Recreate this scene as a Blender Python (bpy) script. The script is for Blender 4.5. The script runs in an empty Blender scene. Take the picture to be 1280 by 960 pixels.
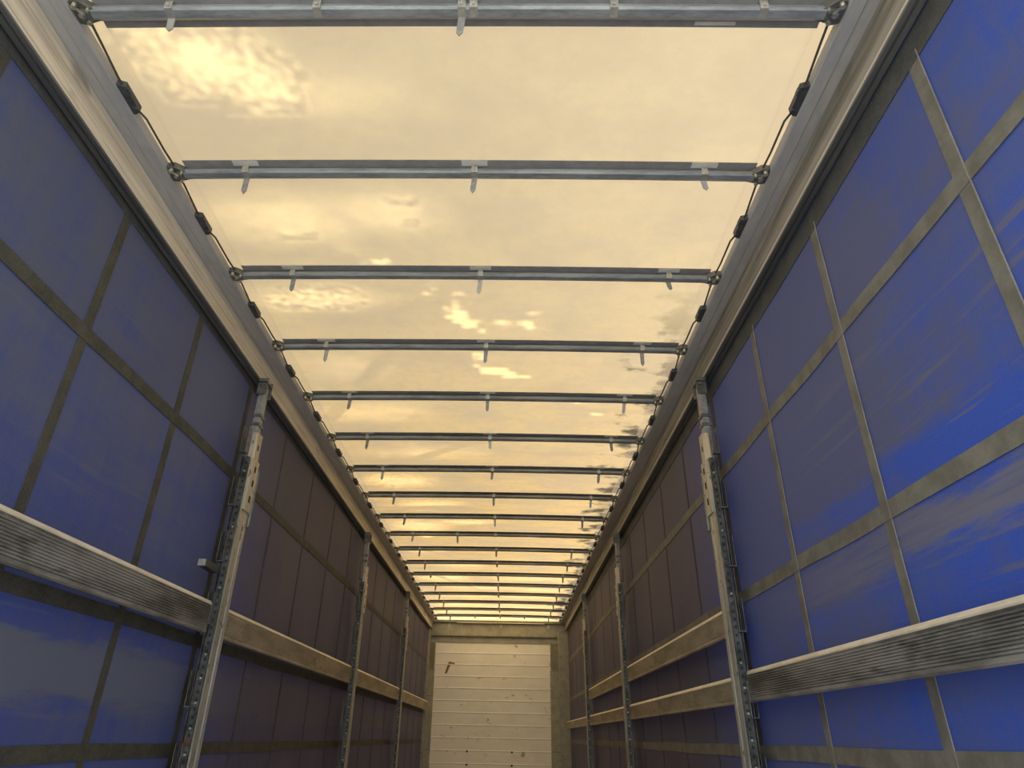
import bpy, bmesh, math, random
from mathutils import Vector, Matrix, noise as mnoise
C = bpy.context.scene.collection
S = bpy.context.scene
ZC = 1.9            # camera height above the yard; the trailer is laid out around the camera height and lifted at the end

# ------------------------------------------------------------------ camera, world, sun, exposure
cam = bpy.data.cameras.new('camera'); co = bpy.data.objects.new('camera', cam); C.objects.link(co)
PT, YW, RL = 0.48993, -0.022353, 0.021402
cp, sp, cy, sy = math.cos(PT), math.sin(PT), math.cos(YW), math.sin(YW)
fw = Vector((sy*cp, cy*cp, sp)); rr = Vector((cy, -sy, 0)); uu = rr.cross(fw)
r2 = rr*math.cos(RL)+uu*math.sin(RL); u2 = -rr*math.sin(RL)+uu*math.cos(RL)
M = Matrix((r2, u2, -fw)).transposed().to_4x4(); M.translation = Vector((0, 0, ZC))
co.matrix_world = M
cam.sensor_width = 36; cam.lens = 828.3/1280*36; cam.shift_x = 18.3/1280; cam.clip_start = 0.02
S.camera = co
S.view_settings.view_transform = 'Standard'; S.view_settings.look = 'None'
S.view_settings.exposure = -0.30; S.view_settings.gamma = 1; S.view_settings.use_curve_mapping = False

w = bpy.data.worlds.new('sky'); S.world = w; w.use_nodes = True
wn = w.node_tree.nodes; wl = w.node_tree.links
for n in list(wn): wn.remove(n)
wo = wn.new('ShaderNodeOutputWorld'); bg = wn.new('ShaderNodeBackground')
geo = wn.new('ShaderNodeTexCoord'); sep = wn.new('ShaderNodeSeparateXYZ'); rp = wn.new('ShaderNodeValToRGB')
wl.new(geo.outputs['Generated'], sep.inputs[0]); wl.new(sep.outputs['Z'], rp.inputs[0])
e = rp.color_ramp.elements
e[0].position = 0.0; e[0].color = (0.80, 0.83, 0.87, 1)
e[1].position = 0.6; e[1].color = (0.95, 0.98, 1.0, 1)
wl.new(rp.outputs[0], bg.inputs['Color']); bg.inputs['Strength'].default_value = 3.3
wl.new(bg.outputs[0], wo.inputs[0])

SUN = Vector((-0.42, -0.10, 0.9)).normalized()       # direction towards the sun
sl = bpy.data.lights.new('sun', 'SUN'); so = bpy.data.objects.new('sun', sl); C.objects.link(so)
so.rotation_euler = SUN.to_track_quat('Z', 'Y').to_euler(); so.location = (0, 0, 12)
sl.energy = 7.5; sl.angle = math.radians(0.5); sl.color = (1.0, 0.93, 0.66)

# ------------------------------------------------------------------ material helper
class NT:
    def __init__(s, name):
        s.m = bpy.data.materials.new(name); s.m.use_nodes = True
        s.t = s.m.node_tree; s.n = s.t.nodes; s.l = s.t.links
        for x in list(s.n): s.n.remove(x)
        s.out = s.n.new('ShaderNodeOutputMaterial')
        tc = s.n.new('ShaderNodeTexCoord'); s.co = tc.outputs['Object']
        sp_ = s.n.new('ShaderNodeSeparateXYZ'); s.l.new(s.co, sp_.inputs[0])
        s.x, s.y, s.z = sp_.outputs
    def setin(s, sock, v):
        if isinstance(v, bpy.types.NodeSocket): s.l.new(v, sock)
        else:
            try: sock.default_value = v
            except Exception: sock.default_value = tuple(v)
    def m_(s, op, a, b=0.0, c=0.0, clamp=False):
        n = s.n.new('ShaderNodeMath'); n.operation = op; n.use_clamp = clamp
        s.setin(n.inputs[0], a); s.setin(n.inputs[1], b); s.setin(n.inputs[2], c)
        return n.outputs[0]
    def step(s, v, a, b):      # smooth 0..1 from a to b
        n = s.n.new('ShaderNodeMapRange'); n.interpolation_type = 'SMOOTHSTEP'
        s.setin(n.inputs[0], v); n.inputs[1].default_value = min(a, b); n.inputs[2].default_value = max(a, b)
        n.inputs[3].default_value = 0 if a < b else 1; n.inputs[4].default_value = 1 if a < b else 0
        return n.outputs[0]
    def band(s, v, a, b, soft): return s.m_('MULTIPLY', s.step(v, a-soft, a+soft), s.step(v, b+soft, b-soft))
    def noise(s, scale, stretch=(1, 1, 1), detail=4, rough=.55, off=(0, 0, 0), rot=(0, 0, 0)):
        mp = s.n.new('ShaderNodeMapping'); s.l.new(s.co, mp.inputs[0]); mp.inputs['Scale'].default_value = stretch
        mp.inputs['Location'].default_value = off; mp.inputs['Rotation'].default_value = rot
        n = s.n.new('ShaderNodeTexNoise'); s.l.new(mp.outputs[0], n.inputs['Vector'])
        n.inputs['Scale'].default_value = scale; n.inputs['Detail'].default_value = detail; n.inputs['Roughness'].default_value = rough
        return n.outputs['Fac']
    def mix(s, f, a, b):
        n = s.n.new('ShaderNodeMix'); n.data_type = 'RGBA'
        s.setin(n.inputs[0], f)
        s.setin(n.inputs[6], a if isinstance(a, bpy.types.NodeSocket) else (*a, 1)); s.setin(n.inputs[7], b if isinstance(b, bpy.types.NodeSocket) else (*b, 1))
        return n.outputs[2]
    def bump(s, h, strength, dist=.01):
        n = s.n.new('ShaderNodeBump'); s.setin(n.inputs['Height'], h); n.inputs['Strength'].default_value = strength
        n.inputs['Distance'].default_value = dist; return n.outputs[0]
    def bsdf(s, col, rough=.6, metal=0.0, nrm=None, spec=.5):
        n = s.n.new('ShaderNodeBsdfPrincipled'); s.setin(n.inputs['Base Color'], col if isinstance(col, bpy.types.NodeSocket) else (*col, 1))
        s.setin(n.inputs['Roughness'], rough); s.setin(n.inputs['Metallic'], metal); n.inputs['Specular IOR Level'].default_value = spec
        if nrm: s.l.new(nrm, n.inputs['Normal'])
        return n.outputs[0]
    def done(s, sh): s.l.new(sh, s.out.inputs[0]); return s.m
    def translucent(s, col, nrm=None):
        n = s.n.new('ShaderNodeBsdfTranslucent'); s.setin(n.inputs[0], col if isinstance(col, bpy.types.NodeSocket) else (*col, 1)); return n.outputs[0]
    def mixsh(s, f, a, b):
        n = s.n.new('ShaderNodeMixShader'); s.setin(n.inputs[0], f); s.l.new(a, n.inputs[1]); s.l.new(b, n.inputs[2]); return n.outputs[0]

def mat_metal(name, c1, c2, rough=.45, metal=.6, scale=6, stretch=(1, 1, 1), spots=0, spotc=(.5, .5, .48), bump=.15):
    t = NT(name); n1 = t.noise(scale, stretch, 6, .65); n2 = t.noise(scale*7, stretch, 3, .6, (3, 1, 2))
    f = t.m_('ADD', t.m_('MULTIPLY', n1, .7), t.m_('MULTIPLY', n2, .3))
    col = t.mix(t.step(f, .36, .64), c1, c2)
    if spots:
        n3 = t.noise(60, (1, 1, 1), 2, .5, (7, 7, 7)); col = t.mix(t.m_('MULTIPLY', t.step(n3, .68, .74), spots), col, spotc)
    return t.done(t.bsdf(col, t.m_('ADD', t.m_('MULTIPLY', n1, .3), rough-.15), metal, t.bump(f, bump, .004)))

MAT = {}
MAT['flange'] = mat_metal('weathered_rail_flange', (.37, .39, .43), (.50, .51, .54), .6, .05, 5, (1, .25, 1), .55, (.45, .45, .42))
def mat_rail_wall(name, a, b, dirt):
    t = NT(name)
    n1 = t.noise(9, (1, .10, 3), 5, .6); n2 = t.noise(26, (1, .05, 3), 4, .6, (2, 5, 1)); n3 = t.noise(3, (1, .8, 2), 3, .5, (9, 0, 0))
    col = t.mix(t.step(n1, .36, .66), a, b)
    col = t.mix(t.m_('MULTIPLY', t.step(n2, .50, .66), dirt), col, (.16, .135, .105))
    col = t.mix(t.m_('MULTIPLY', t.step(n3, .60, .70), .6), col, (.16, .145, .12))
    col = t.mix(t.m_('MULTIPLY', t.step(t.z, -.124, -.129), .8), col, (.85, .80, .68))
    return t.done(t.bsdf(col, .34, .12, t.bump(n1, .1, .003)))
MAT['rail_wall_l'] = mat_rail_wall('lit_tan_streaked_rail_wall', (.70, .63, .52), (.92, .84, .70), .35)  # lighter base: the sunlight on the left wall is put into the colour
MAT['rail_wall_r'] = mat_rail_wall('shaded_grimy_streaked_rail_wall', (.25, .24, .205), (.47, .44, .38), .75)  # darker base paints in the weaker light on this side; streaks are dirt
MAT['dark_track'] = mat_metal('dark_track', (.12, .13, .14), (.20, .21, .22), .5, .4, 8, (1, .1, 1))
MAT['galv'] = mat_metal('galvanised_steel', (.22, .245, .275), (.40, .44, .47), .42, .3, 14, (.25, 1, 1))
MAT['galv_dull'] = mat_metal('dull_galvanised', (.12, .13, .13), (.24, .25, .24), .5, .6, 30)
MAT['clip'] = mat_metal('pale_clip_steel', (.38, .39, .37), (.55, .55, .52), .45, .5, 40)
MAT['clip_dark'] = mat_metal('grey_clip_tongue', (.24, .25, .26), (.38, .39, .39), .5, .2, 40)
MAT['bright'] = mat_metal('bright_bolt_zinc', (.5, .5, .42), (.8, .8, .7), .3, .8, 60)
MAT['webbing'] = mat_metal('grey_pvc_webbing', (.28, .28, .29), (.35, .35, .36), .7, 0, 20)
MAT['patch'] = mat_metal('pale_pvc_patch', (.72, .73, .70), (.82, .82, .78), .7, 0, 20)
MAT['cord'] = mat_metal('black_cord', (.05, .045, .045), (.10, .09, .085), .7, 0, 60)
MAT['black'] = mat_metal('black_bracket', (.05, .06, .07), (.10, .11, .12), .55, .3, 30)

def mat_post():
    t = NT('worn_aluminium_post')
    n1 = t.noise(8, (2, 2, .35), 6, .65); n2 = t.noise(26, (2, 2, .12), 4, .6, (1, 4, 2)); n3 = t.noise(45, (1, 1, .5), 2, .5, (5, 5, 1))
    col = t.mix(t.step(n1, .35, .65), (.29, .305, .28), (.44, .455, .42))
    up = t.step(t.z, .45, 1.3)
    col = t.mix(t.m_('MULTIPLY', up, t.step(n2, .42, .60)), col, (.60, .50, .34))  # tan streaks: sky reflection painted onto the upper part
    col = t.mix(t.m_('MULTIPLY', t.step(n3, .62, .68), .8), col, (.07, .05, .035))
    return t.done(t.bsdf(col, .42, .2, t.bump(n1, .2, .003)))
MAT['post'] = mat_post()
def mat_perf():
    t = NT('perforated_galvanised_strip')
    n1 = t.noise(20, (1, 1, 1), 5, .6)
    col = t.mix(t.step(n1, .35, .65), (.055, .065, .065), (.15, .165, .165))
    # row of punched holes every 35 mm along the height
    fz = t.m_('SUBTRACT', t.m_('FRACT', t.m_('MULTIPLY', t.z, 28.0)), .5)
    hz = t.m_('LESS_THAN', t.m_('ABSOLUTE', fz), .2)
    xx = t.m_('ABSOLUTE', t.m_('SUBTRACT', t.m_('ABSOLUTE', t.x), .018)); hx = t.m_('LESS_THAN', xx, .006)
    col = t.mix(t.m_('MULTIPLY', t.m_('MULTIPLY', hz, hx), .8), col, (.02, .02, .02))
    n3 = t.noise(12, (1, 1, 1), 3, .5, (2, 2, 2)); col = t.mix(t.m_('MULTIPLY', t.step(n3, .62, .72), .7), col, (.22, .10, .05))
    return t.done(t.bsdf(col, .42, .6))
MAT['perf'] = mat_perf()

def mat_board(name, warm):
    t = NT(name)
    n1 = t.noise(7, (1, .25, 1), 6, .7); n2 = t.noise(40, (1, .3, 1.5), 5, .7, (3, 3, 3)); n3 = t.noise(5, (1, .5, 2), 4, .7, (8, 2, 1))
    a, b = ((.29, .27, .215), (.52, .47, .37)) if warm else ((.11, .115, .113), (.33, .335, .32))
    col = t.mix(t.step(n1, .35, .66), a, b)
    col = t.mix(t.m_('MULTIPLY', t.step(n2, .60, .75), .75), col, (.60, .59, .54))
    col = t.mix(t.m_('MULTIPLY', t.step(n3, .60, .70), .7), col, (.10, .09, .07))
    return t.done(t.bsdf(col, .5, .15, t.bump(n2, .3, .002)))
MAT['board_warm'] = mat_board('ribbed_board_warm', True)
MAT['board_grey'] = mat_board('ribbed_board_grey', False)

MAT['lip'] = mat_metal('pale_aluminium_lip', (.62, .58, .48), (.86, .82, .70), .35, .15, 9, (1, .3, 1))  # paler than the plank it tops
def mat_roof():
    t = NT('cream_roof_fabric')
    fine = t.noise(160, (1, 1, 1), 3, .6); n1 = t.noise(2.2, (1, 1.6, 1), 5, .6); n2 = t.noise(3.0, (.35, 2.4, 1), 5, .62, (4, 2, 1))
    deep = t.step(t.y, .8, 7.5)
    base = t.mix(deep, (.61, .475, .285), (.82, .52, .195))
    col = t.mix(t.m_('MULTIPLY', t.step(n1, .38, .66), .5), base, (.50, .385, .26))
    n4 = t.noise(14, (1, 1, 1), 5, .7, (5, 5, 1)); col = t.mix(t.m_('MULTIPLY', t.step(n4, .42, .66), .30), col, (.50, .39, .26))
    col = t.mix(t.m_('MULTIPLY', t.m_('MULTIPLY', t.step(n2, .50, .66), deep), .6), col, (.58, .37, .19))
    col = t.mix(t.m_('MULTIPLY', t.step(fine, .42, .62), .30), col, (.55, .44, .28))
    # dark noise blotches along the right-hand edge, deeper in
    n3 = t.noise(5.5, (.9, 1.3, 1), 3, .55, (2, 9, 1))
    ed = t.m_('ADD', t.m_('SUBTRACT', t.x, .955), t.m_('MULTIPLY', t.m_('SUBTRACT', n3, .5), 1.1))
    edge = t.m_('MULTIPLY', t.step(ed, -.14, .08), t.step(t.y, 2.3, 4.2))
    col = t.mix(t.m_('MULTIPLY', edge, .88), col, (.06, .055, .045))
    # doubled hem along both edges, with a stitched line
    hem = t.m_('MAXIMUM', t.step(t.x, -1.327, -1.335), t.step(t.x, .953, .961))
    stitch = t.m_('MAXIMUM', t.band(t.x, -1.345, -1.341, .002), t.band(t.x, .968, .972, .002))
    col = t.mix(t.m_('MULTIPLY', hem, .35), col, (.52, .385, .24)); col = t.mix(t.m_('MULTIPLY', stitch, .35), col, (.42, .31, .2))
    return t.done(t.mixsh(.72, t.bsdf(col, .8, 0, None, .1), t.translucent(col)))
MAT['roof'] = mat_roof()
def mat_curtain(name, side):
    t = NT(name)
    big = t.noise(1.3, (1, .9, 1.2), 5, .6, (0, 3, 2) if side > 0 else (5, 1, 7))
    streak = t.noise(5, (1, .35, 2.2), 6, .7, (2, 1, 5), (math.radians(-14), 0, 0)); vert = t.noise(7, (1, 2.2, .3), 5, .65, (1, 1, 1))
    weave = t.noise(260, (1, 1, 1), 2, .5)
    zz = t.m_('ADD', t.z, t.m_('MULTIPLY', t.m_('SUBTRACT', streak, .5), .22))
    if side > 0:
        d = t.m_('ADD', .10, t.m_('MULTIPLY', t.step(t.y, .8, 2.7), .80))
        d = t.m_('ADD', d, t.m_('MULTIPLY', t.band(zz, .80, 1.06, .04), .38))
        d = t.m_('ADD', d, t.m_('MULTIPLY', t.band(zz, .49, .575, .02), .75))
        d = t.m_('ADD', d, t.m_('MULTIPLY', t.step(zz, .98, 1.25), .36))
        d = t.m_('SUBTRACT', d, t.m_('MULTIPLY', t.m_('MULTIPLY', t.band(zz, .665, .76, .03), t.step(t.y, 3.2, 2.2)), .40))
        d = t.m_('SUBTRACT', d, t.m_('MULTIPLY', t.m_('MULTIPLY', t.band(zz, .0, .46, .04), t.step(t.y, 3.3, 2.6)), .30))
    else:
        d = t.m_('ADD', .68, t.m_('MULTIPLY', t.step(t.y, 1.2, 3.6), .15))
        d = t.m_('ADD', d, t.m_('MULTIPLY', t.band(zz, .08, .26, .03), .50))
        d = t.m_('ADD', d, t.m_('MULTIPLY', t.step(t.z, 1.30, 1.62), .12))
        d = t.m_('SUBTRACT', d, t.m_('MULTIPLY', t.m_('MULTIPLY', t.band(zz, .62, .84, .06), t.step(t.y, 3.5, 2.6)), .30))
    if side < 0: d = t.m_('SUBTRACT', d, t.m_('MULTIPLY', t.m_('MAXIMUM', t.band(zz, .28, .37, .02), t.step(zz, .10, .02)), .45))
    d = t.m_('ADD', d, t.m_('MULTIPLY', t.m_('SUBTRACT', big, .5), 1.9))
    d = t.m_('ADD', d, t.m_('MULTIPLY', t.m_('SUBTRACT', streak, .5), 1.1))
    d = t.m_('ADD', d, t.m_('MULTIPLY', t.m_('SUBTRACT', vert, .5), .9))
    d = t.m_('MINIMUM', t.m_('MAXIMUM', d, 0.04), 0.93)
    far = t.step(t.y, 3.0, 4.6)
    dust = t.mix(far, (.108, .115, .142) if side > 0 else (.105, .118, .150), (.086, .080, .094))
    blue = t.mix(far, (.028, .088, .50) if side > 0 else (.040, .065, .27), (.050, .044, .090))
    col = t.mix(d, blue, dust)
    st2 = t.noise(3.2, (1, .22, 6), 6, .7, (4, 4, 4), (math.radians(-12), 0, 0))
    if side > 0:
        pale = t.m_('MULTIPLY', t.m_('MULTIPLY', t.band(zz, .475, .585, .02), t.step(t.y, 3.4, 1.6)), t.step(st2, .30, .60))
        scr = t.m_('MULTIPLY', t.m_('MULTIPLY', t.step(st2, .53, .62), t.band(t.z, .30, 1.15, .1)), t.step(t.y, 3.0, 1.8))
        col = t.mix(t.m_('MULTIPLY', pale, .85), col, (.20, .195, .175)); col = t.mix(t.m_('MULTIPLY', scr, .85), col, (.155, .15, .138))
    else:
        pale = t.m_('MULTIPLY', t.band(zz, .09, .27, .02), t.step(t.y, 4.5, 3.0))
        col = t.mix(t.m_('MULTIPLY', pale, .75), col, (.135, .155, .15))
        col = t.mix(t.m_('MULTIPLY', t.m_('MULTIPLY', t.step(st2, .56, .70), t.step(t.y, 3.6, 2.4)), .4), col, (.15, .155, .16))
    col = t.mix(t.m_('MULTIPLY', t.step(weave, .40, .62), .22), col, (.16, .16, .18))
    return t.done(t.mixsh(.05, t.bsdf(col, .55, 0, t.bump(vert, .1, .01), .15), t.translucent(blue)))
MAT['curtain_r'] = mat_curtain('blue_curtain_right', 1); MAT['curtain_l'] = mat_curtain('blue_curtain_left', -1)
def mat_belt(name, c1, c2):
    t = NT(name); n = t.noise(9, (1, 1, 1), 6, .65); n2 = t.noise(160, (1, 1, 1), 2, .5)
    col = t.mix(t.step(n, .35, .65), c1, c2); col = t.mix(t.m_('MULTIPLY', t.step(n2, .4, .6), .25), col, (.15, .15, .135))
    return t.done(t.bsdf(col, .75, 0, None, .3))
MAT['belt'] = mat_belt('grey_webbing_belt', (.145, .145, .125), (.225, .225, .20))
MAT['belt_dark'] = mat_belt('dark_webbing_belt', (.050, .052, .044), (.080, .080, .068))
MAT['seam'] = mat_belt('pale_seam_piping', (.26, .25, .24), (.36, .35, .33))
MAT['hemband'] = mat_belt('dark_hem_band', (.055, .062, .068), (.085, .09, .095))

def mat_panel():
    t = NT('cream_wall_panel')
    n1 = t.noise(3, (1, 1, 2), 5, .6); n2 = t.noise(4.5, (1, 1, 1.6), 6, .72, (3, 3, 5)); n3 = t.noise(30, (1, 1, .2), 4, .6, (1, 2, 2))
    col = t.mix(t.step(n1, .35, .65), (.88, .91, .92), (.94, .97, .98))
    col = t.mix(t.m_('MULTIPLY', t.step(n2, .63, .68), .75), col, (.25, .24, .19))
    col = t.mix(t.m_('MULTIPLY', t.step(n3, .62, .78), .35), col, (.42, .42, .34))
    return t.done(t.bsdf(col, .55, 0, t.bump(n2, .1, .003)))
MAT['panel'] = mat_panel()
MAT['frame'] = mat_metal('grey_green_painted_steel', (.28, .29, .26), (.40, .41, .37), .55, .1, 7)
MAT['frame_dark'] = mat_metal('dark_painted_steel', (.17, .17, .14), (.26, .26, .21), .55, .1, 7)
MAT['rust'] = mat_metal('brown_tape', (.22, .12, .07), (.30, .17, .10), .8, 0, 30)
MAT['hole'] = mat_metal('dark_plug', (.015, .015, .013), (.03, .03, .026), .8, 0, 30)
MAT['floor'] = mat_metal('pale_plywood_floor', (.42, .36, .28), (.52, .46, .37), .7, 0, 3, (4, .6, 1))
MAT['ground'] = mat_metal('yard_concrete', (.40, .40, .39), (.50, .49, .47), .9, 0, 2)
MAT['leaf'] = mat_metal('tree_leaf', (.05, .09, .03), (.09, .14, .05), .7, 0, 9)
MAT['bark'] = mat_metal('tree_bark', (.09, .07, .05), (.15, .12, .09), .9, 0, 20)

# ------------------------------------------------------------------ mesh helpers
class MB:
    def __init__(s): s.v = []; s.f = []
    def box(s, x0, x1, y0, y1, z0, z1):
        x0, x1 = min(x0, x1), max(x0, x1); y0, y1 = min(y0, y1), max(y0, y1); z0, z1 = min(z0, z1), max(z0, z1)
        b = len(s.v); s.v += [(x, y, z) for z in (z0, z1) for y in (y0, y1) for x in (x0, x1)]
        s.f += [tuple(b+i for i in q) for q in ((0, 2, 3, 1), (4, 5, 7, 6), (0, 1, 5, 4), (2, 6, 7, 3), (0, 4, 6, 2), (1, 3, 7, 5))]
        return s
    def loft(s, rings, cap=True):
        b = len(s.v); n = len(rings[0])
        for r in rings: s.v += list(r)
        for k in range(len(rings)-1):
            for i in range(n):
                j = (i+1) % n; s.f.append((b+k*n+i, b+k*n+j, b+(k+1)*n+j, b+(k+1)*n+i))
        if cap: s.f.append(tuple(b+i for i in reversed(range(n)))); s.f.append(tuple(b+(len(rings)-1)*n+i for i in range(n)))
        return s
    def prism_y(s, pts, y0, y1): return s.loft([[(x, y0, z) for x, z in pts], [(x, y1, z) for x, z in pts]])
    def prism_z(s, pts, z0, z1): return s.loft([[(x, y, z0) for x, y in pts], [(x, y, z1) for x, y in pts]])
    def prism_x(s, pts, x0, x1, n=1, camber=None):
        R = []
        for k in range(n+1):
            x = x0+(x1-x0)*k/n; c = camber(x) if camber else 0
            R.append([(x, y, z+c) for y, z in pts])
        return s.loft(R)
    def tube(s, pts, r, n=8):
        R = []
        for i, p in enumerate(pts):
            p = Vector(p); a = Vector(pts[max(i-1, 0)]); b = Vector(pts[min(i+1, len(pts)-1)]); d = (b-a).normalized()
            up = Vector((0, 0, 1)) if abs(d.z) < .9 else Vector((1, 0, 0)); e1 = d.cross(up).normalized(); e2 = d.cross(e1)
            R.append([tuple(p+e1*math.cos(t)*r+e2*math.sin(t)*r) for t in [2*math.pi*k/n for k in range(n)]])
        return s.loft(R)
    def build(s, name, mat, parent=None, smooth=False, bevel=0, base=None):
        o0 = Vector(parent_loc(parent)) if parent else (Vector(base) if base else Vector((0, 0, 0)))
        me = bpy.data.meshes.new(name); me.from_pydata([tuple(Vector(v)-o0) for v in s.v], [], s.f)
        bm = bmesh.new(); bm.from_mesh(me); bmesh.ops.recalc_face_normals(bm, faces=bm.faces); bm.to_mesh(me); bm.free()
        me.materials.append(MAT[mat]); o = bpy.data.objects.new(name, me); C.objects.link(o)
        if smooth:
            for p in me.polygons: p.use_smooth = True
        if bevel:
            md = o.modifiers.new('bevel', 'BEVEL'); md.width = bevel; md.segments = 2; md.limit_method = 'ANGLE'
        if parent: o.parent = parent
        else: o.location = o0
        return o
def parent_loc(p):
    v = Vector((0, 0, 0))
    while p: v = v+p.location; p = p.parent
    return v
def tag(o, label=None, cat=None, group=None, kind=None):
    if label: o['label'] = label
    if cat: o['category'] = cat
    if group: o['group'] = group
    if kind: o['kind'] = kind
    return o
def thing(name, loc, label, cat, group=None):
    o = bpy.data.objects.new(name, None); o.empty_display_size = .1; C.objects.link(o); o.location = loc
    return tag(o, label, cat, group)
def copy_tree(o, parent=None):
    c = o.copy(); C.objects.link(c); c.parent = parent
    for ch in list(o.children): copy_tree(ch, c)
    return c

RND = random.Random(5)
# ------------------------------------------------------------------ key dimensions (metres, camera height = 0)
FLOOR = -.72; FRONT = 13.80; BACK = .05
RXL, RXR = -1.395, 1.020           # inner lips of the roof rails
WXL, WXR = -1.485, 1.110           # rail walls
CXL, CXR = -1.545, 1.165           # curtains
BOWY = [1.276, 1.928, 2.605, 3.289, 3.949, 4.634, 5.319, 6.01, 6.701, 7.375, 8.043, 8.749, 9.456, 10.172, 10.894, 11.618, 12.34, 13.054]
POSTL = [3.40, 6.72, 9.85]; POSTR = [3.33, 6.60, 9.80]

# ------------------------------------------------------------------ structure
MB().box(CXL-.03, CXR+.03, BACK, FRONT+.1, FLOOR-.05, FLOOR).build('floor', 'floor')['kind'] = 'structure'
g = MB().box(-40, 40, -40, 45, -1.95, -1.9).build('ground', 'ground'); tag(g, kind='structure')
tag(MB().box(CXL-.05, CXL+.01, BACK, FRONT+.1, FLOOR-.28, FLOOR+.10).build('trim_1', 'frame_dark'), kind='structure')
tag(MB().box(CXR-.01, CXR+.05, BACK, FRONT+.1, FLOOR-.28, FLOOR+.10).build('trim_2', 'frame_dark'), kind='structure')

# roof fabric: billows a little between the bows
def roof_z(x, y):
    ys = [BACK-.1, .62]+BOWY+[13.78]
    for a, b in zip(ys, ys[1:]):
        if a <= y <= b:
            t = (y-a)/(b-a); bil = math.sin(math.pi*t)*.005; break
    else: bil = 0
    xm = (RXL+RXR)/2; cam_ = .014*(1-((x-xm)/1.2)**2)
    return 2.041+bil+max(cam_, -.003)*.7+.002*math.sin(7*x+3*y)+.0015*math.sin(23*y+5*x)
mb = MB(); nx, ny = 26, 202; x0, x1, y0, y1 = RXL-.03, RXR+.03, BACK, 13.87
for j in range(ny+1):
    for i in range(nx+1):
        x = x0+(x1-x0)*i/nx; y = y0+(y1-y0)*j/ny; mb.v.append((x, y, roof_z(x, y)))
for j in range(ny):
    for i in range(nx): a = j*(nx+1)+i; mb.f.append((a, a+1, a+nx+2, a+nx+1))
ceil = mb.build('ceiling', 'roof', smooth=True); tag(ceil, 'cream translucent roof fabric', kind='structure')

# ------------------------------------------------------------------ roof rails
def rail(side, label):
    s = side; xi, xw, xc = (RXL, WXL, CXL) if s < 0 else (RXR, WXR, CXR)
    t = thing('roof_rail', (xw, BACK, 1.99), label, 'rail')
    y0, y1 = BACK, FRONT-.02
    fl = MB().prism_y([(xi, 1.992), (xi+s*.004, 1.988), (xi+s*.045, 1.986), (xi+s*.052, 1.990), (xw, 1.990), (xw, 2.0), (xw+s*.02, 2.06), (xi+s*.01, 2.035), (xi, 2.03)], y0, y1)
    fl.build('flange', 'flange', t)
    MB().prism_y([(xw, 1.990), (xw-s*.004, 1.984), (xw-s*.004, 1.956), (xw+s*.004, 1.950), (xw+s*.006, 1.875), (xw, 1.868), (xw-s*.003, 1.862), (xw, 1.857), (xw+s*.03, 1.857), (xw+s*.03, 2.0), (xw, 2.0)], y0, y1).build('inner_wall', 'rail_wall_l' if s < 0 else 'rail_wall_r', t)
    MB().prism_y([(xw+s*.002, 1.857), (xw+s*.002, 1.848), (xw+s*.018, 1.848), (xw+s*.019, 1.856), (xw+s*.026, 1.856), (xw+s*.027, 1.846), (xw+s*.044, 1.846), (xw+s*.048, 1.86), (xw+s*.10, 1.86), (xw+s*.10, 2.06), (xw+s*.01, 2.06), (xw+s*.03, 1.90)], y0, y1).build('curtain_track', 'dark_track', t)
    # guide bracket between each two bows
    ys = BOWY+[13.78]
    for a, b in zip(ys, ys[1:]):
        ya = a+(b-a)*.40; yb = ya+.13
        m = MB(); xo = xi-s*.029
        m.prism_z([(xi+s*.006, ya), (xo, ya+.012), (xo, yb-.012), (xi-s*.012, yb), (xi+s*.006, yb)], 1.995, 2.022)
        m.box(xo-s*.006, xo+s*.003, ya+.02, ya+.045, 1.992, 2.012)
        m.tube([(xo+s*.006, yb-.03, 1.988), (xo+s*.006, yb-.03, 1.997)], .007)
        m.build('guide_bracket', 'black', t, bevel=.002)
    return t
rail(-1, 'long roof rail along the left edge of the cream roof, its tan inner wall painted lighter as if lit')
rail(1, 'long grey roof rail along the right edge of the cream roof, streaked and dull')
# edge cords
for s, xi, lab in ((-1, RXL, 'thin dark cord running along the left edge of the cream roof'), (1, RXR, 'thin dark cord running along the right edge of the cream roof')):
    pts = []
    ys = BOWY+[13.76]
    for a, b in zip(ys, ys[1:]):
        d = b-a; ya = a+d*.40; yb = ya+.13
        pts += [(xi-s*.028, a+.03, 2.014), (xi-s*.024, a+.12, 2.010), (xi-s*.014, ya-.01, 2.008), (xi-s*.020, yb-.004, 2.006), (xi-s*.030, yb+.03, 2.006), (xi-s*.026, b-.08, 2.010)]
    tag(MB().tube(pts, .0045, 6).build('edge_cord', 'cord', base=(xi, 1.3, 2.01)), lab, 'cord')

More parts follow.
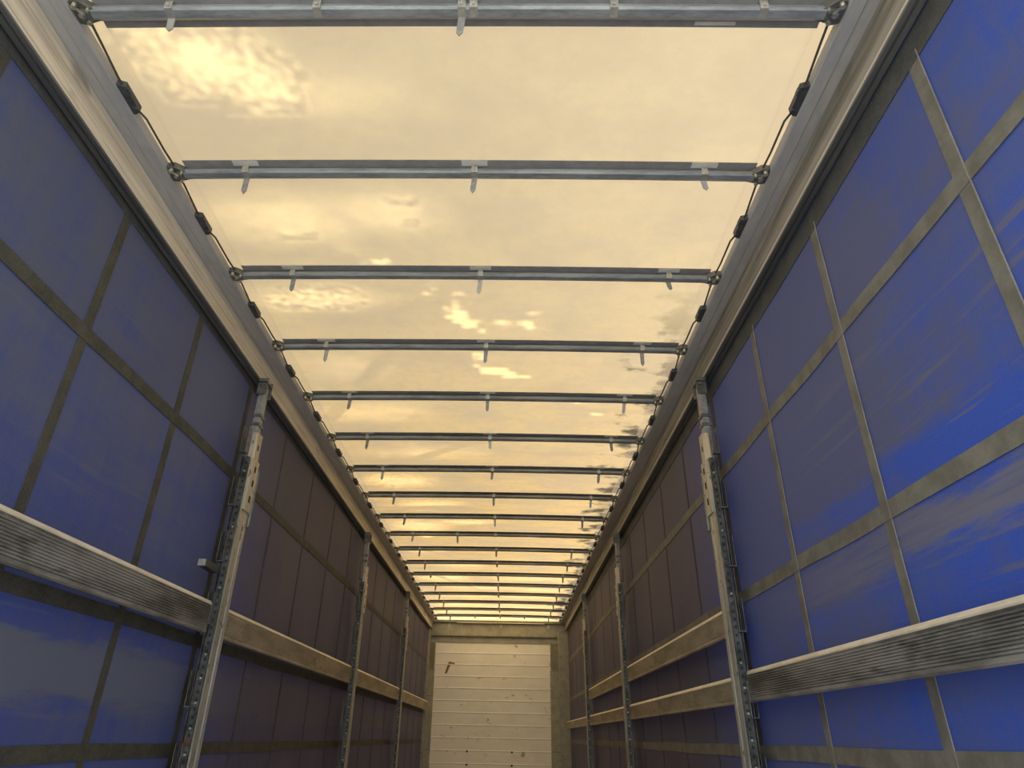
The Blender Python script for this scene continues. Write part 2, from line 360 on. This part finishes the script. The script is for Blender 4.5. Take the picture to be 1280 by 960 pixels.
# ------------------------------------------------------------------ roof bows
XM = (RXL+RXR)/2
def camber(x): return .010*(1-((x-XM)/1.2)**2)
CLX = [-1.09, -.150, .768]
names = ['nearest roof bow, cut by the top edge of the picture', 'second roof bow from the near end, with three pale patches', 'third roof bow from the near end', 'fourth roof bow from the near end',
 'fifth roof bow from the near end', 'sixth roof bow from the near end', 'seventh roof bow from the near end', 'eighth roof bow from the near end', 'ninth roof bow from the near end',
 'tenth roof bow from the near end, with an extra tongue left of centre', 'ninth roof bow counted from the cream end wall', 'eighth roof bow counted from the cream end wall',
 'seventh roof bow counted from the cream end wall', 'sixth roof bow counted from the cream end wall', 'fifth roof bow counted from the cream end wall', 'fourth roof bow counted from the cream end wall',
 'third roof bow counted from the cream end wall', 'second roof bow counted from the cream end wall']
def clip(t, x, Y, mode, tilt, ln=.075, k=1):
    c = camber(x)
    m = MB(); w2 = .0125
    prof = [(.005, 2.030), (.004, 2.014), (.008, 1.9945), (.040, 1.9905), (.042, 1.9935), (.012, 1.9975), (.008, 2.014), (.009, 2.030)]
    m.prism_x([(Y+a, z+c) for a, z in prof], x-w2, x+w2)
    m.tube([(x, Y+.001, 2.006+c), (x, Y+.006, 2.008+c)], .0045)
    o = m.build('clip', 'clip', t)
    if mode == 0: return
    # hanging tongue with a pointed tip
    n = MB(); th = .0018
    y = Y+.040; z = 1.992+c
    if mode == 2: ln = .028
    def P(u, v, d): return (x+u+tilt*v, y+d+(.25*v if mode == 1 else .9*v), z-v)
    ring = [(-.0115, 0), (-.0105, ln*.8), (0, ln), (.0105, ln*.8), (.0115, 0)]
    n.loft([[P(u, v, -th) for u, v in ring], [P(u, v, th) for u, v in ring]])
    n.build('tongue', 'clip_dark' if k % 3 else 'clip', o)
for k, Y in enumerate(BOWY):
    Y += -.018 if k == 0 else .012
    t = thing('roof_bow', (XM, Y, 2.0), names[k], 'roof bow', 'roof bows across the trailer')
    xa, xb = RXL-.004+.03, RXR+.004-.03
    tb = MB(); tb.prism_x([(Y+.024, 2.030), (Y+.010, 2.016), (Y+.009, 2.003), (Y+.016, 1.996), (Y+.040, 1.993), (Y+.053, 2.002), (Y+.055, 2.030)], xa, xb, 24, camber)
    tb.build('tube', 'galv', t)
    wb = MB(); e0, e1 = (-.035, .098) if k == 0 else (-.016, .070)
    wb.prism_x([(Y+e0, 2.0335), (Y+e1, 2.0335), (Y+e1, 2.036), (Y+e0, 2.036)], xa+.03, xb-.02, 24, camber); wb.build('webbing_strip', 'webbing', t)
    # end carriages with bolts
    for s, xe in ((-1, RXL), (1, RXR)):
        m = MB(); xo = xe-s*.070
        m.prism_z([(xe+s*.004, Y-.012), (xe-s*.03, Y-.016), (xo, Y+.014), (xo-s*.03, Y+.022), (xo-s*.03, Y+.046), (xo, Y+.052), (xe-s*.02, Y+.066), (xe+s*.004, Y+.060)], 2.000, 2.028)
        m.box(xe-s*.055, xe-s*.012, Y+.008, Y+.044, 1.990, 2.002)
        o = m.build('end_carriage', 'galv_dull', t, bevel=.002)
        for (dx, dy, r) in ((.018, -.004, .009), (.040, .050, .008), (.030, .024, .011), (.052, .010, .005)):
            MB().tube([(xe-s*dx, Y+dy, 1.983), (xe-s*dx, Y+dy, 2.001)], r, 6).build('bolt', 'bright', o)
        n = MB(); n.prism_z([(xe-s*.012, Y-.006), (xe-s*.032, Y+.020), (xe-s*.036, Y+.017), (xe-s*.018, Y-.010)], 1.984, 1.990)
        n.build('latch', 'bright', o)
    xs = [x+RND.uniform(-.006, .006) for x in CLX]
    if k == 9: xs = [-1.085, -.58, -.15]
    for i, x in enumerate(xs):
        mode = 1; tilt = RND.uniform(-.12, .12)
        if i == 0: tilt = -.13+RND.uniform(-.05, .05)
        if i == 2 and k in (1, 2): mode = 2; tilt = .6
        if k == 9 and i == 2: mode = 0
        if k in (12,) and i == 0: mode = 2
        if k in (11, 14, 16) and i == 1: mode = 2
        if k == 0 and i == 0: mode = 2; tilt = -.5
        if k == 0 and i == 1: tilt = -.12
        if k == 0 and i == 2: mode = 0
        if k == 17 : mode = 1 if i != 1 else 2
        clip(t, x-(.018 if k == 0 and i == 1 else 0), Y, mode, tilt, .068+RND.uniform(-.006, .008), k+i)
        if k < 7:
            p = MB(); c = camber(x); a, b = (-.034, .000) if k == 0 else (-.015, .012)
            p.box(x-.052, x+.052, Y+a, Y+b, 2.0318+c, 2.0334+c); p.build('patch', 'patch', t)
    if k == 17:
        for x in (-.62, .31): clip(t, x, Y, 2, .1, .03, 1)
    if k == 0:
        for x in (-.62, .31): clip(t, x, Y, 0, 0)
        clip(t, -.128, Y, 0, 0)
        for x in (-.62, .31): MB().box(x-.05, x+.05, Y-.034, Y-.000, 2.0318+camber(x), 2.0334+camber(x)).build('patch', 'patch', t)
        MB().box(.58, .71, Y+.078, Y+.09, 2.0318+camber(.65), 2.0334+camber(.65)).build('patch', 'patch', t)

# ------------------------------------------------------------------ curtains
def cur_x(s, y, z):
    r = .003*math.sin(2*math.pi*y/.725+.6)*math.sin(math.pi*min(max((z-FLOOR)/2.6, 0), 1))+.003*math.sin(1.7*y+2.3*z)+.0012*math.sin(7.7*y-3.1*z)
    if s < 0: return CXL+r*.7
    return CXR+r*.7
def curtain(s, label, mat):
    t = thing('side_curtain', (CXL if s < 0 else CXR, BACK, FLOOR), label, 'curtain')
    t_loc = t.location
    y0, y1, z0, z1 = BACK, FRONT-.190, FLOOR-.2, 1.90; ny, nz = 280, 34; m = MB()
    for j in range(nz+1):
        for i in range(ny+1):
            y = y0+(y1-y0)*i/ny; z = z0+(z1-z0)*j/nz; m.v.append((cur_x(s, y, z), y, z))
    for j in range(nz):
        for i in range(ny): a = j*(ny+1)+i; m.f.append((a, a+1, a+ny+2, a+ny+1))
    sh = m.build('sheet', mat, None, smooth=True); sh.parent = t; sh.location = -t_loc     # keeps object coordinates equal to scene ones
    def strip_h(z, w_, name, mt, off=.002):
        m = MB(); n = 280; R = []
        for i in range(n+1):
            y = y0+(y1-y0)*i/n
            x_ = lambda zz, o: cur_x(s, y, zz)-s*o
            dz = .002*math.sin(5*y)
            R.append([(x_(z-w_/2, off), y, z-w_/2+dz), (x_(z-w_/2, off+.0025), y, z-w_/2+dz), (x_(z+w_/2, off+.0025), y, z+w_/2+dz), (x_(z+w_/2, off), y, z+w_/2+dz)])
        o = m.loft(R).build(name, mt, t, smooth=False); return o
    if s > 0: zs = [(1.294, .055), (.636, .056), (-.035, .055)]
    else: zs = [(1.268, .055), (.395, .055), (-.078, .055)]  # middle strip is a dark band just under the left boards
    for z, w_ in zs: strip_h(z, w_, 'horizontal_belt', 'belt' if s > 0 else 'belt_dark')
    strip_h(1.80 if s > 0 else 1.84, .10 if s > 0 else .05, 'top_hem', 'hemband', .001)
    def strip_v(y, w_, z0_, z1_, mt, off=.001, name='vertical_strap'):
        m = MB(); n = 34; R = []
        for j in range(n+1):
            z = z0_+(z1_-z0_)*j/n
            R.append([(cur_x(s, y-w_/2, z)-s*off, y-w_/2, z), (cur_x(s, y-w_/2, z)-s*(off+.002), y-w_/2, z), (cur_x(s, y+w_/2, z)-s*(off+.002), y+w_/2, z), (cur_x(s, y+w_/2, z)-s*off, y+w_/2, z)])
        return m.loft(R).build(name, mt, t)
    k = 0; y = 2.0-.725*2+(.0 if s > 0 else .0)
    while y < 13.5:
        wd = .048 if y < 3.8 else .026
        o = strip_v(y, wd, FLOOR, 1.78 if s > 0 else 1.83, ('belt' if s > 0 and y < 3.2 else 'belt_dark'))
        if y < 3.2 and s > 0: strip_v(y-wd/2-.001, .004, FLOOR, 1.78, 'seam', .003, 'seam_piping')
        y += .725 if s > 0 else .732
    return t
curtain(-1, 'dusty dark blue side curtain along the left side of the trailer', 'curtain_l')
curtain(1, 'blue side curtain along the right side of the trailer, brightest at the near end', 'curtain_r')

# ------------------------------------------------------------------ posts
def make_post(s, xf, label, stub=False):
    # local frame: inner face at x = 0, outward = +s ; rear edge at y = 0, forward +y
    t = thing('side_post', (0, 0, 0), label, 'post', 'upright posts between the curtains')
    H = 1.32
    def px(a): return s*a
    m = MB()
    m.prism_z([(px(0), .012), (px(.006), 0), (px(.050), 0), (px(.050), .125), (px(.006), .125), (px(0), .113), (px(0), .082), (px(.006), .078), (px(.006), .066), (px(0), .062)], FLOOR, H)
    m.build('profile', 'post', t)
    MB().prism_z([(px(.012), .030), (px(.050), .030), (px(.050), .085), (px(.012), .085)], H-.06, 1.842).build('sliding_head', 'clip_dark', t, bevel=.003)
    # roller fork under the rail
    m = MB(); m.box(px(.0), px(.055), .015, .022, 1.74, 1.845); m.box(px(.0), px(.055), .093, .1, 1.74, 1.845); m.box(px(.0), px(.055), .015, .1, 1.815, 1.822)
    m.tube([(px(.02), .005, 1.80), (px(.02), .11, 1.80)], .010); m.build('roller_fork', 'galv_dull', t)
    # locking lever plate with slots
    m = MB(); m.prism_z([(px(-.010), .018), (px(.0), .010), (px(.0), .118), (px(-.010), .105)], 1.05, 1.34)
    m.prism_z([(px(-.004), .030), (px(.03), .022), (px(.03), .10), (px(-.004), .092)], 1.32, 1.50)
    o = m.build('lever', 'post', t)
    for z in (1.10, 1.19, 1.27): MB().box(px(-.0115), px(-.009), .052, .072, z, z+.035).build('slot', 'hole', o)
    MB().box(px(-.0055), px(-.003), .05, .064, 1.40, 1.43).build('slot', 'hole', o)
    # collars and hinge
    for z in (1.545, 1.60): MB().box(px(.006), px(.056), .024, .091, z, z+.018).build('collar', 'galv_dull', t)
    MB().tube([(px(-.004), .128, .98), (px(-.004), .128, 1.30)], .010).build('hinge', 'galv_dull', t)
    # perforated strip on the rear side
    m = MB(); m.box(px(.004), px(.036), -.010, .002, FLOOR, 1.34); m.box(px(.040), px(.044), -.022, .002, FLOOR, 1.34)
    m.build('perforated_strip', 'perf', t)
    z = FLOOR+.1
    while z < 1.3:
        MB().tube([(px(.018), -.016, z), (px(.018), -.008, z)], .0055, 6).build('rivet', 'bright', t); z += .105 if z < .25 else .31
    # board pockets, both sides
    for z in (1.36, 1.06, .765, .462, .10, -.2, -.5):
        m = MB(); m2 = MB()
        m.box(px(.024), px(.027), -.040, -.004, z, z+.15); m.box(px(.054), px(.057), -.040, .004, z, z+.15); m.box(px(.024), px(.057), -.040, -.004, z-.004, z)
        m2.box(px(.024), px(.027), .125, .150, z, z+.15); m2.box(px(.054), px(.057), .120, .150, z, z+.15); m2.box(px(.024), px(.057), .125, .150, z-.004, z)
        m2.build('board_pocket', 'galv_dull', t)
        m.build('board_pocket', 'galv_dull', t)
    if stub:
        m = MB(); m.prism_y([(px(.03), .70), (px(.07), .70), (px(.07), .735), (px(.03), .735)], -.20, -.03)
        m.build('support_stub', 'black', t, bevel=.003)
        MB().box(px(.032), px(.068), -.203, -.199, .702, .733).build('stub_end', 'clip', t)
    return t
pl = make_post(-1, -1.42, 'nearest upright post in front of the left curtain, with a dark stub sticking out', True)
pl2 = make_post(-1, -1.42, 'middle upright post in front of the left curtain')
pl3 = copy_tree(pl2); pl3['label'] = 'farthest upright post in front of the left curtain, nearest the end wall'
pl.location = (-1.425, POSTL[0], 0); pl2.location = (-1.425, POSTL[1], 0); pl3.location = (-1.425, POSTL[2], 0)
pr = make_post(1, 1.06, 'nearest upright post in front of the right curtain, reflected light painted as tan streaks at its upper half')
pr2 = copy_tree(pr); pr2['label'] = 'middle upright post in front of the right curtain'
pr3 = copy_tree(pr); pr3['label'] = 'farthest upright post in front of the right curtain, nearest the end wall'
pr.location = (1.06, POSTR[0], 0); pr2.location = (1.06, POSTR[1], 0); pr3.location = (1.06, POSTR[2], 0)

# ------------------------------------------------------------------ slot-in side boards (ribbed)
def board(s, xin, y0, y1, z0, z1, mat, label):
    t = thing('side_board', (xin, (y0+y1)/2, z0), label, 'board', 'ribbed boards slotted between the posts')
    h = z1-z0; pts = [(xin+s*.026, z0+.004), (xin+s*.006, z0), (xin, z0+.006)]; n = 11; a = z0+.012; b = z1-.022
    for i in range(n):
        za = a+(b-a)*i/n; zb = a+(b-a)*(i+1)/n; d = (zb-za)
        pts += [(xin, za+.1*d), (xin, za+.60*d), (xin+s*.0042, za+.72*d), (xin+s*.0042, za+.95*d)]
    pts += [(xin, b+.004), (xin, z1-.014), (xin+s*.009, z1), (xin+s*.026, z1)]
    MB().prism_y(pts, y0, y1).build('plank', mat, t)
    MB().prism_y([(xin-s*.0012, z1-.017), (xin-s*.0012, z1-.012), (xin+s*.007, z1+.0015), (xin+s*.012, z1+.0015), (xin+s*.012, z1-.004), (xin+s*.004, z1-.016)], y0+.002, y1-.002).build('top_lip', 'lip', t)['label'] = 'pale metal top lip'
    for yy, q in ((y0, 1), (y1, -1)):
        MB().box(xin+s*.001, xin+s*.028, yy-.004*q, yy+.001*q, z0-.002, z1+.001).build('end_cap', 'galv_dull', t)
    return t
L0, R0 = -1.452, 1.088
def zs(z, x, xin): return z*abs(xin)/abs(x)
for a, b, lab in ((BACK, POSTL[0]-.042, 'ribbed grey board in the nearest bay of the left side'), (POSTL[0]+.152, POSTL[1]-.042, 'ribbed tan board in the second bay of the left side'),
                  (POSTL[1]+.152, POSTL[2]-.042, 'ribbed board in the third bay of the left side'), (POSTL[2]+.152, 13.50, 'farthest ribbed board of the left side, meeting the corner column')):
    board(-1, L0, a, b, .415, .563, 'board_grey' if a < 1 else 'board_warm', lab)
board(1, R0, BACK, POSTR[0]-.042, .160, .288, 'board_grey', 'scuffed wide grey board in the nearest bay of the right side')
for a, b, lab in ((POSTR[0]+.152, POSTR[1]-.042, 'second bay of the right side'), (POSTR[1]+.152, POSTR[2]-.042, 'third bay of the right side')):
    board(1, R0, a, b, .462, .592, 'board_warm', 'upper ribbed board in the '+lab)
    board(1, R0, a, b, .160, .278, 'board_warm', 'lower ribbed board in the '+lab)
board(1, R0, POSTR[2]+.152, 13.50, .160, .278, 'board_warm', 'only ribbed board in the farthest bay of the right side')

# ------------------------------------------------------------------ end wall, header, corner columns
F = FRONT
PX0, PX1, PTOP = -1.40, .83, 1.63
wf = MB(); ph = .207; z = PTOP
prof = []
zz = PTOP
pts = [(F+.05, FLOOR), (F+.05, PTOP)]
while zz > FLOOR:
    zb = max(zz-ph, FLOOR); pts += [(F, zz), (F, zb+.022), (F-.006, zb+.016), (F-.006, zb+.004), (F+.002, zb)]; zz = zb
wf.prism_x(pts, PX0, PX1)
wall = wf.build('wall_front', 'panel'); tag(wall, 'cream slatted end wall', kind='structure')
for (x, z) in ((-.72, -.235), (.10, -.235), (-.72, -.445), (.10, -.445)):
    MB().tube([(x, F-.012, z), (x, F+.002, z)], .018, 10).build('plug', 'hole', wall)
m = MB(); m.loft([[(x, y, z) for x, z in ((-1.20, 1.07), (-1.16, 1.06), (-1.09, 1.235), (-1.02, 1.215), (-1.01, 1.255), (-1.13, 1.275))] for y in (F-.004, F+.001)]); m.build('tape', 'rust', wall)
def struct(mb, name, mat, **k): o = mb.build(name, mat, **k); o['kind'] = 'structure'; return o
# header beam
m = MB(); m.box(CXL+.03, CXR-.03, F-.05, F+.12, 1.75, 2.035); struct(m, 'trim_3', 'frame', bevel=.005)
m = MB(); m.box(CXL+.03, CXR-.03, F-.02, F+.06, PTOP-.002, 1.735); struct(m, 'trim_4', 'frame')
m = MB(); m.box(CXL+.03, CXR-.03, F-.065, F, 1.735, 1.752); struct(m, 'trim_5', 'frame_dark')
hb = thing('header_bow', (XM, F-.06, 1.99), 'dark bow fixed on the header over the cream end wall', 'roof bow')
MB().box(RXL+.01, RXR-.01, F-.12, F-.055, 1.985, 2.03).build('bar', 'frame_dark', hb, bevel=.004)
MB().box(-1.0, .72, F-.125, F-.118, 1.975, 1.984).build('seal', 'patch', hb)
for x in (-1.15, -.13, .80): MB().box(x-.02, x+.02, F-.06, F-.052, 1.90, 1.975).build('clip', 'clip', hb)
for x in (-1.33, .95): MB().box(x-.035, x+.035, F-.062, F-.050, 1.78, 1.95).build('gusset', 'clip_dark', hb)
# corner columns: outer post, face plate, wider plate lower down
for s, xo, xi, lab in ((-1, CXL-.03, PX0, 'left'), (1, CXR+.03, PX1, 'right')):
    c = thing('corner_column', ((xo+xi)/2, F-.1, FLOOR), 'grey green corner column at the %s of the cream end wall' % lab, 'column', 'corner columns beside the end wall')
    xa = -1.505 if s < 0 else .975
    MB().box(xo, xa, F-.205, F+.04, FLOOR, 1.845).build('outer_post', 'frame', c, bevel=.006)
    MB().box(xa, xi+s*.002, F-.10, F+.04, FLOOR, PTOP-.01).build('face_plate', 'frame_dark', c, bevel=.004)
    MB().box(xa-s*.0, xi-s*.016, F-.13, F-.10, FLOOR, 1.14).build('lower_plate', 'frame', c, bevel=.004)
    for z in (1.12, .66, -.22): MB().box(xa+s*.0, xi-s*.018, F-.134, F-.130, z, z+.012).build('joint', 'frame_dark', c)
    z = -.6
    while z < 1.7: MB().tube([(xa+s*.03, F-.220, z), (xa+s*.03, F-.204, z)], .012, 6).build('bolt', 'galv_dull', c); z += .33

# ------------------------------------------------------------------ unseen tree beside the trailer: crown gaps shaped to throw sun flecks on the roof
R_ = random.Random(11)
# sun flecks (roof x, roof y, half-size x, half-size y, strength of the opening)
GAPS = [(-1.08, 1.48, .20, .14, 1.0), (-.93, 1.58, .15, .12, .8), (-1.22, 1.38, .13, .10, .6), (-.7, 1.62, .3, .12, .3), (-1.0, 2.28, .32, .16, .55), (-.60, 2.25, .25, .12, .5), (-.82, 2.47, .06, .018, 1), (-.66, 2.585, .05, .03, .8), (-.48, 2.66, .06, .025, 1),
        (-1.02, 2.90, .30, .10, .72), (-.35, 2.84, .10, .05, .9), (-.30, 2.98, .05, .05, .9), (-.29, 3.07, .07, .07, 1), (-.22, 3.14, .05, .05, .9), (-.04, 3.13, .05, .03, .8), (.10, 3.14, .05, .035, 1), (.12, 3.02, .05, .02, .6), (-.17, 3.20, .04, .03, .8),
        (-.18, 3.50, .05, .04, .9), (-.22, 3.62, .04, .03, .9), (-.10, 3.68, .12, .045, .95), (.05, 3.74, .12, .02, .9), (.35, 4.04, .05, .02, 1), (.47, 4.12, .05, .02, 1), (.62, 4.28, .04, .02, 1),
        (-1.05, 3.65, .25, .15, .35), (-.95, 4.3, .35, .15, .45), (-.7, 5.05, .4, .15, .4), (-1.0, 5.75, .3, .15, .7), (-.8, 6.45, .35, .14, .6), (-1.0, 7.2, .3, .2, .75), (-.95, 7.6, .08, .06, 1), (-1.0, 8.3, .25, .12, .7), (-.5, 7.05, .3, .08, .8), (.3, 7.6, .12, .04, .9), (.5, 7.62, .06, .03, .9),
        (-.6, 9.1, .4, .1, .6), (-.9, 9.9, .3, .2, .8), (-.4, 10.6, .5, .15, .6), (.2, 11.3, .6, .15, .5), (-.8, 12.0, .4, .2, .7), (0, 12.0, .3, .1, .6), (.4, 12.7, .5, .15, .6),
        (.1, 8.9, .7, .14, .5), (.3, 9.9, .6, .12, .6), (-.6, 11.2, .6, .2, .6), (-.9, 12.7, .5, .2, .7), (.5, 10.7, .4, .1, .6), (.2, 12.3, .9, .15, .5)]
def openness(x, y):
    o = 0.0
    for gx, gy, sx, sy, a in GAPS:
        d = math.hypot((x-gx)/sx, (y-gy)/sy); wd = .25 if sx < .13 else 1.3
        if sx < .13: d += .45*mnoise.noise(Vector((x*14, y*22, 1.7)))+.25*mnoise.noise(Vector((x*40, y*50, 4.1)))
        else: d += .3*mnoise.noise(Vector((x*4, y*5, .7)))
        o = max(o, a*min(1, max(0, (1+wd*.5-d)/wd))**(1 if wd < .5 else 1.3))
    if y > 13.0: o = max(o, min(1, (y-13.0)/.2))
    return o
leafs = MB(); e1 = SUN.cross(Vector((0, 1, 0))).normalized(); e2 = SUN.cross(e1).normalized()
def leaf(x, y, size, D0=3.4):
    D = D0+R_.random()*1.2; p = Vector((x, y, 2.05))+SUN*D
    a = R_.random()*6.28; u_ = (e1*math.cos(a)+e2*math.sin(a)); v_ = (e2*math.cos(a)-e1*math.sin(a)); nrm = SUN*R_.uniform(-.5, .5)
    l, wv = size, size*.55; b = len(leafs.v)
    leafs.v += [tuple(p-u_*l), tuple(p+v_*wv+nrm*l*.6), tuple(p+u_*l), tuple(p-v_*wv-nrm*l*.3)]; leafs.f.append((b, b+1, b+2, b+3))
cell = .045; NX = int(3.6/cell); NY = int(15.2/cell)
op = [[openness(-1.9+(i+.5)*cell, -1.0+(j+.5)*cell) for i in range(NX)] for j in range(NY)]
for j in range(NY):
    for i in range(NX):
        T = op[j][i]; near = max(op[b][a] for b in range(max(j-1, 0), min(j+2, NY)) for a in range(max(i-1, 0), min(i+2, NX)))
        if T > .95: continue
        if near < .03: n, sz = 3, .072
        else: n, sz = -math.log(max(T, .03))*9.4, .014
        n = int(n)+(R_.random() < n-int(n))
        soft = near >= .03 and min(op[b][a] for b in range(max(j-2, 0), min(j+3, NY)) for a in range(max(i-2, 0), min(i+3, NX))) > near-.45
        if soft and j*cell < 5.2: n, sz = n*4, sz*.5
        for q in range(n): leaf(-1.9+(i+R_.random())*cell, -1.0+(j+R_.random())*cell, sz, 8.0 if soft else 3.4)
cx0 = Vector((-.1, 6.5, 2.05))+SUN*4.1
tr = thing('tree', (-3.6, 6.5, -1.9), 'unseen leafy tree beside the trailer, crown gaps shaped for sun flecks on its roof', 'tree')
leafs.build('crown', 'leaf', tr)
m = MB(); m.tube([(-3.6, 6.5, -1.9), (-3.5, 6.5, 1.5), (-3.0, 6.4, 3.6), (cx0.x, cx0.y, cx0.z+.3)], .13, 10)
for dy in (-5, -2.5, 2.5, 5): m.tube([(-3.2, 6.4, 3.0), (-2.6, 6.5+dy*.5, 4.9), (cx0.x, 6.5+dy, cx0.z+.6)], .05, 8)
m.build('trunk', 'bark', tr)

# lift everything except camera and sun to the trailer's real height above the yard
for o in list(C.objects):
    if o.parent is None and o.type in ('MESH', 'EMPTY'): o.location.z += ZC
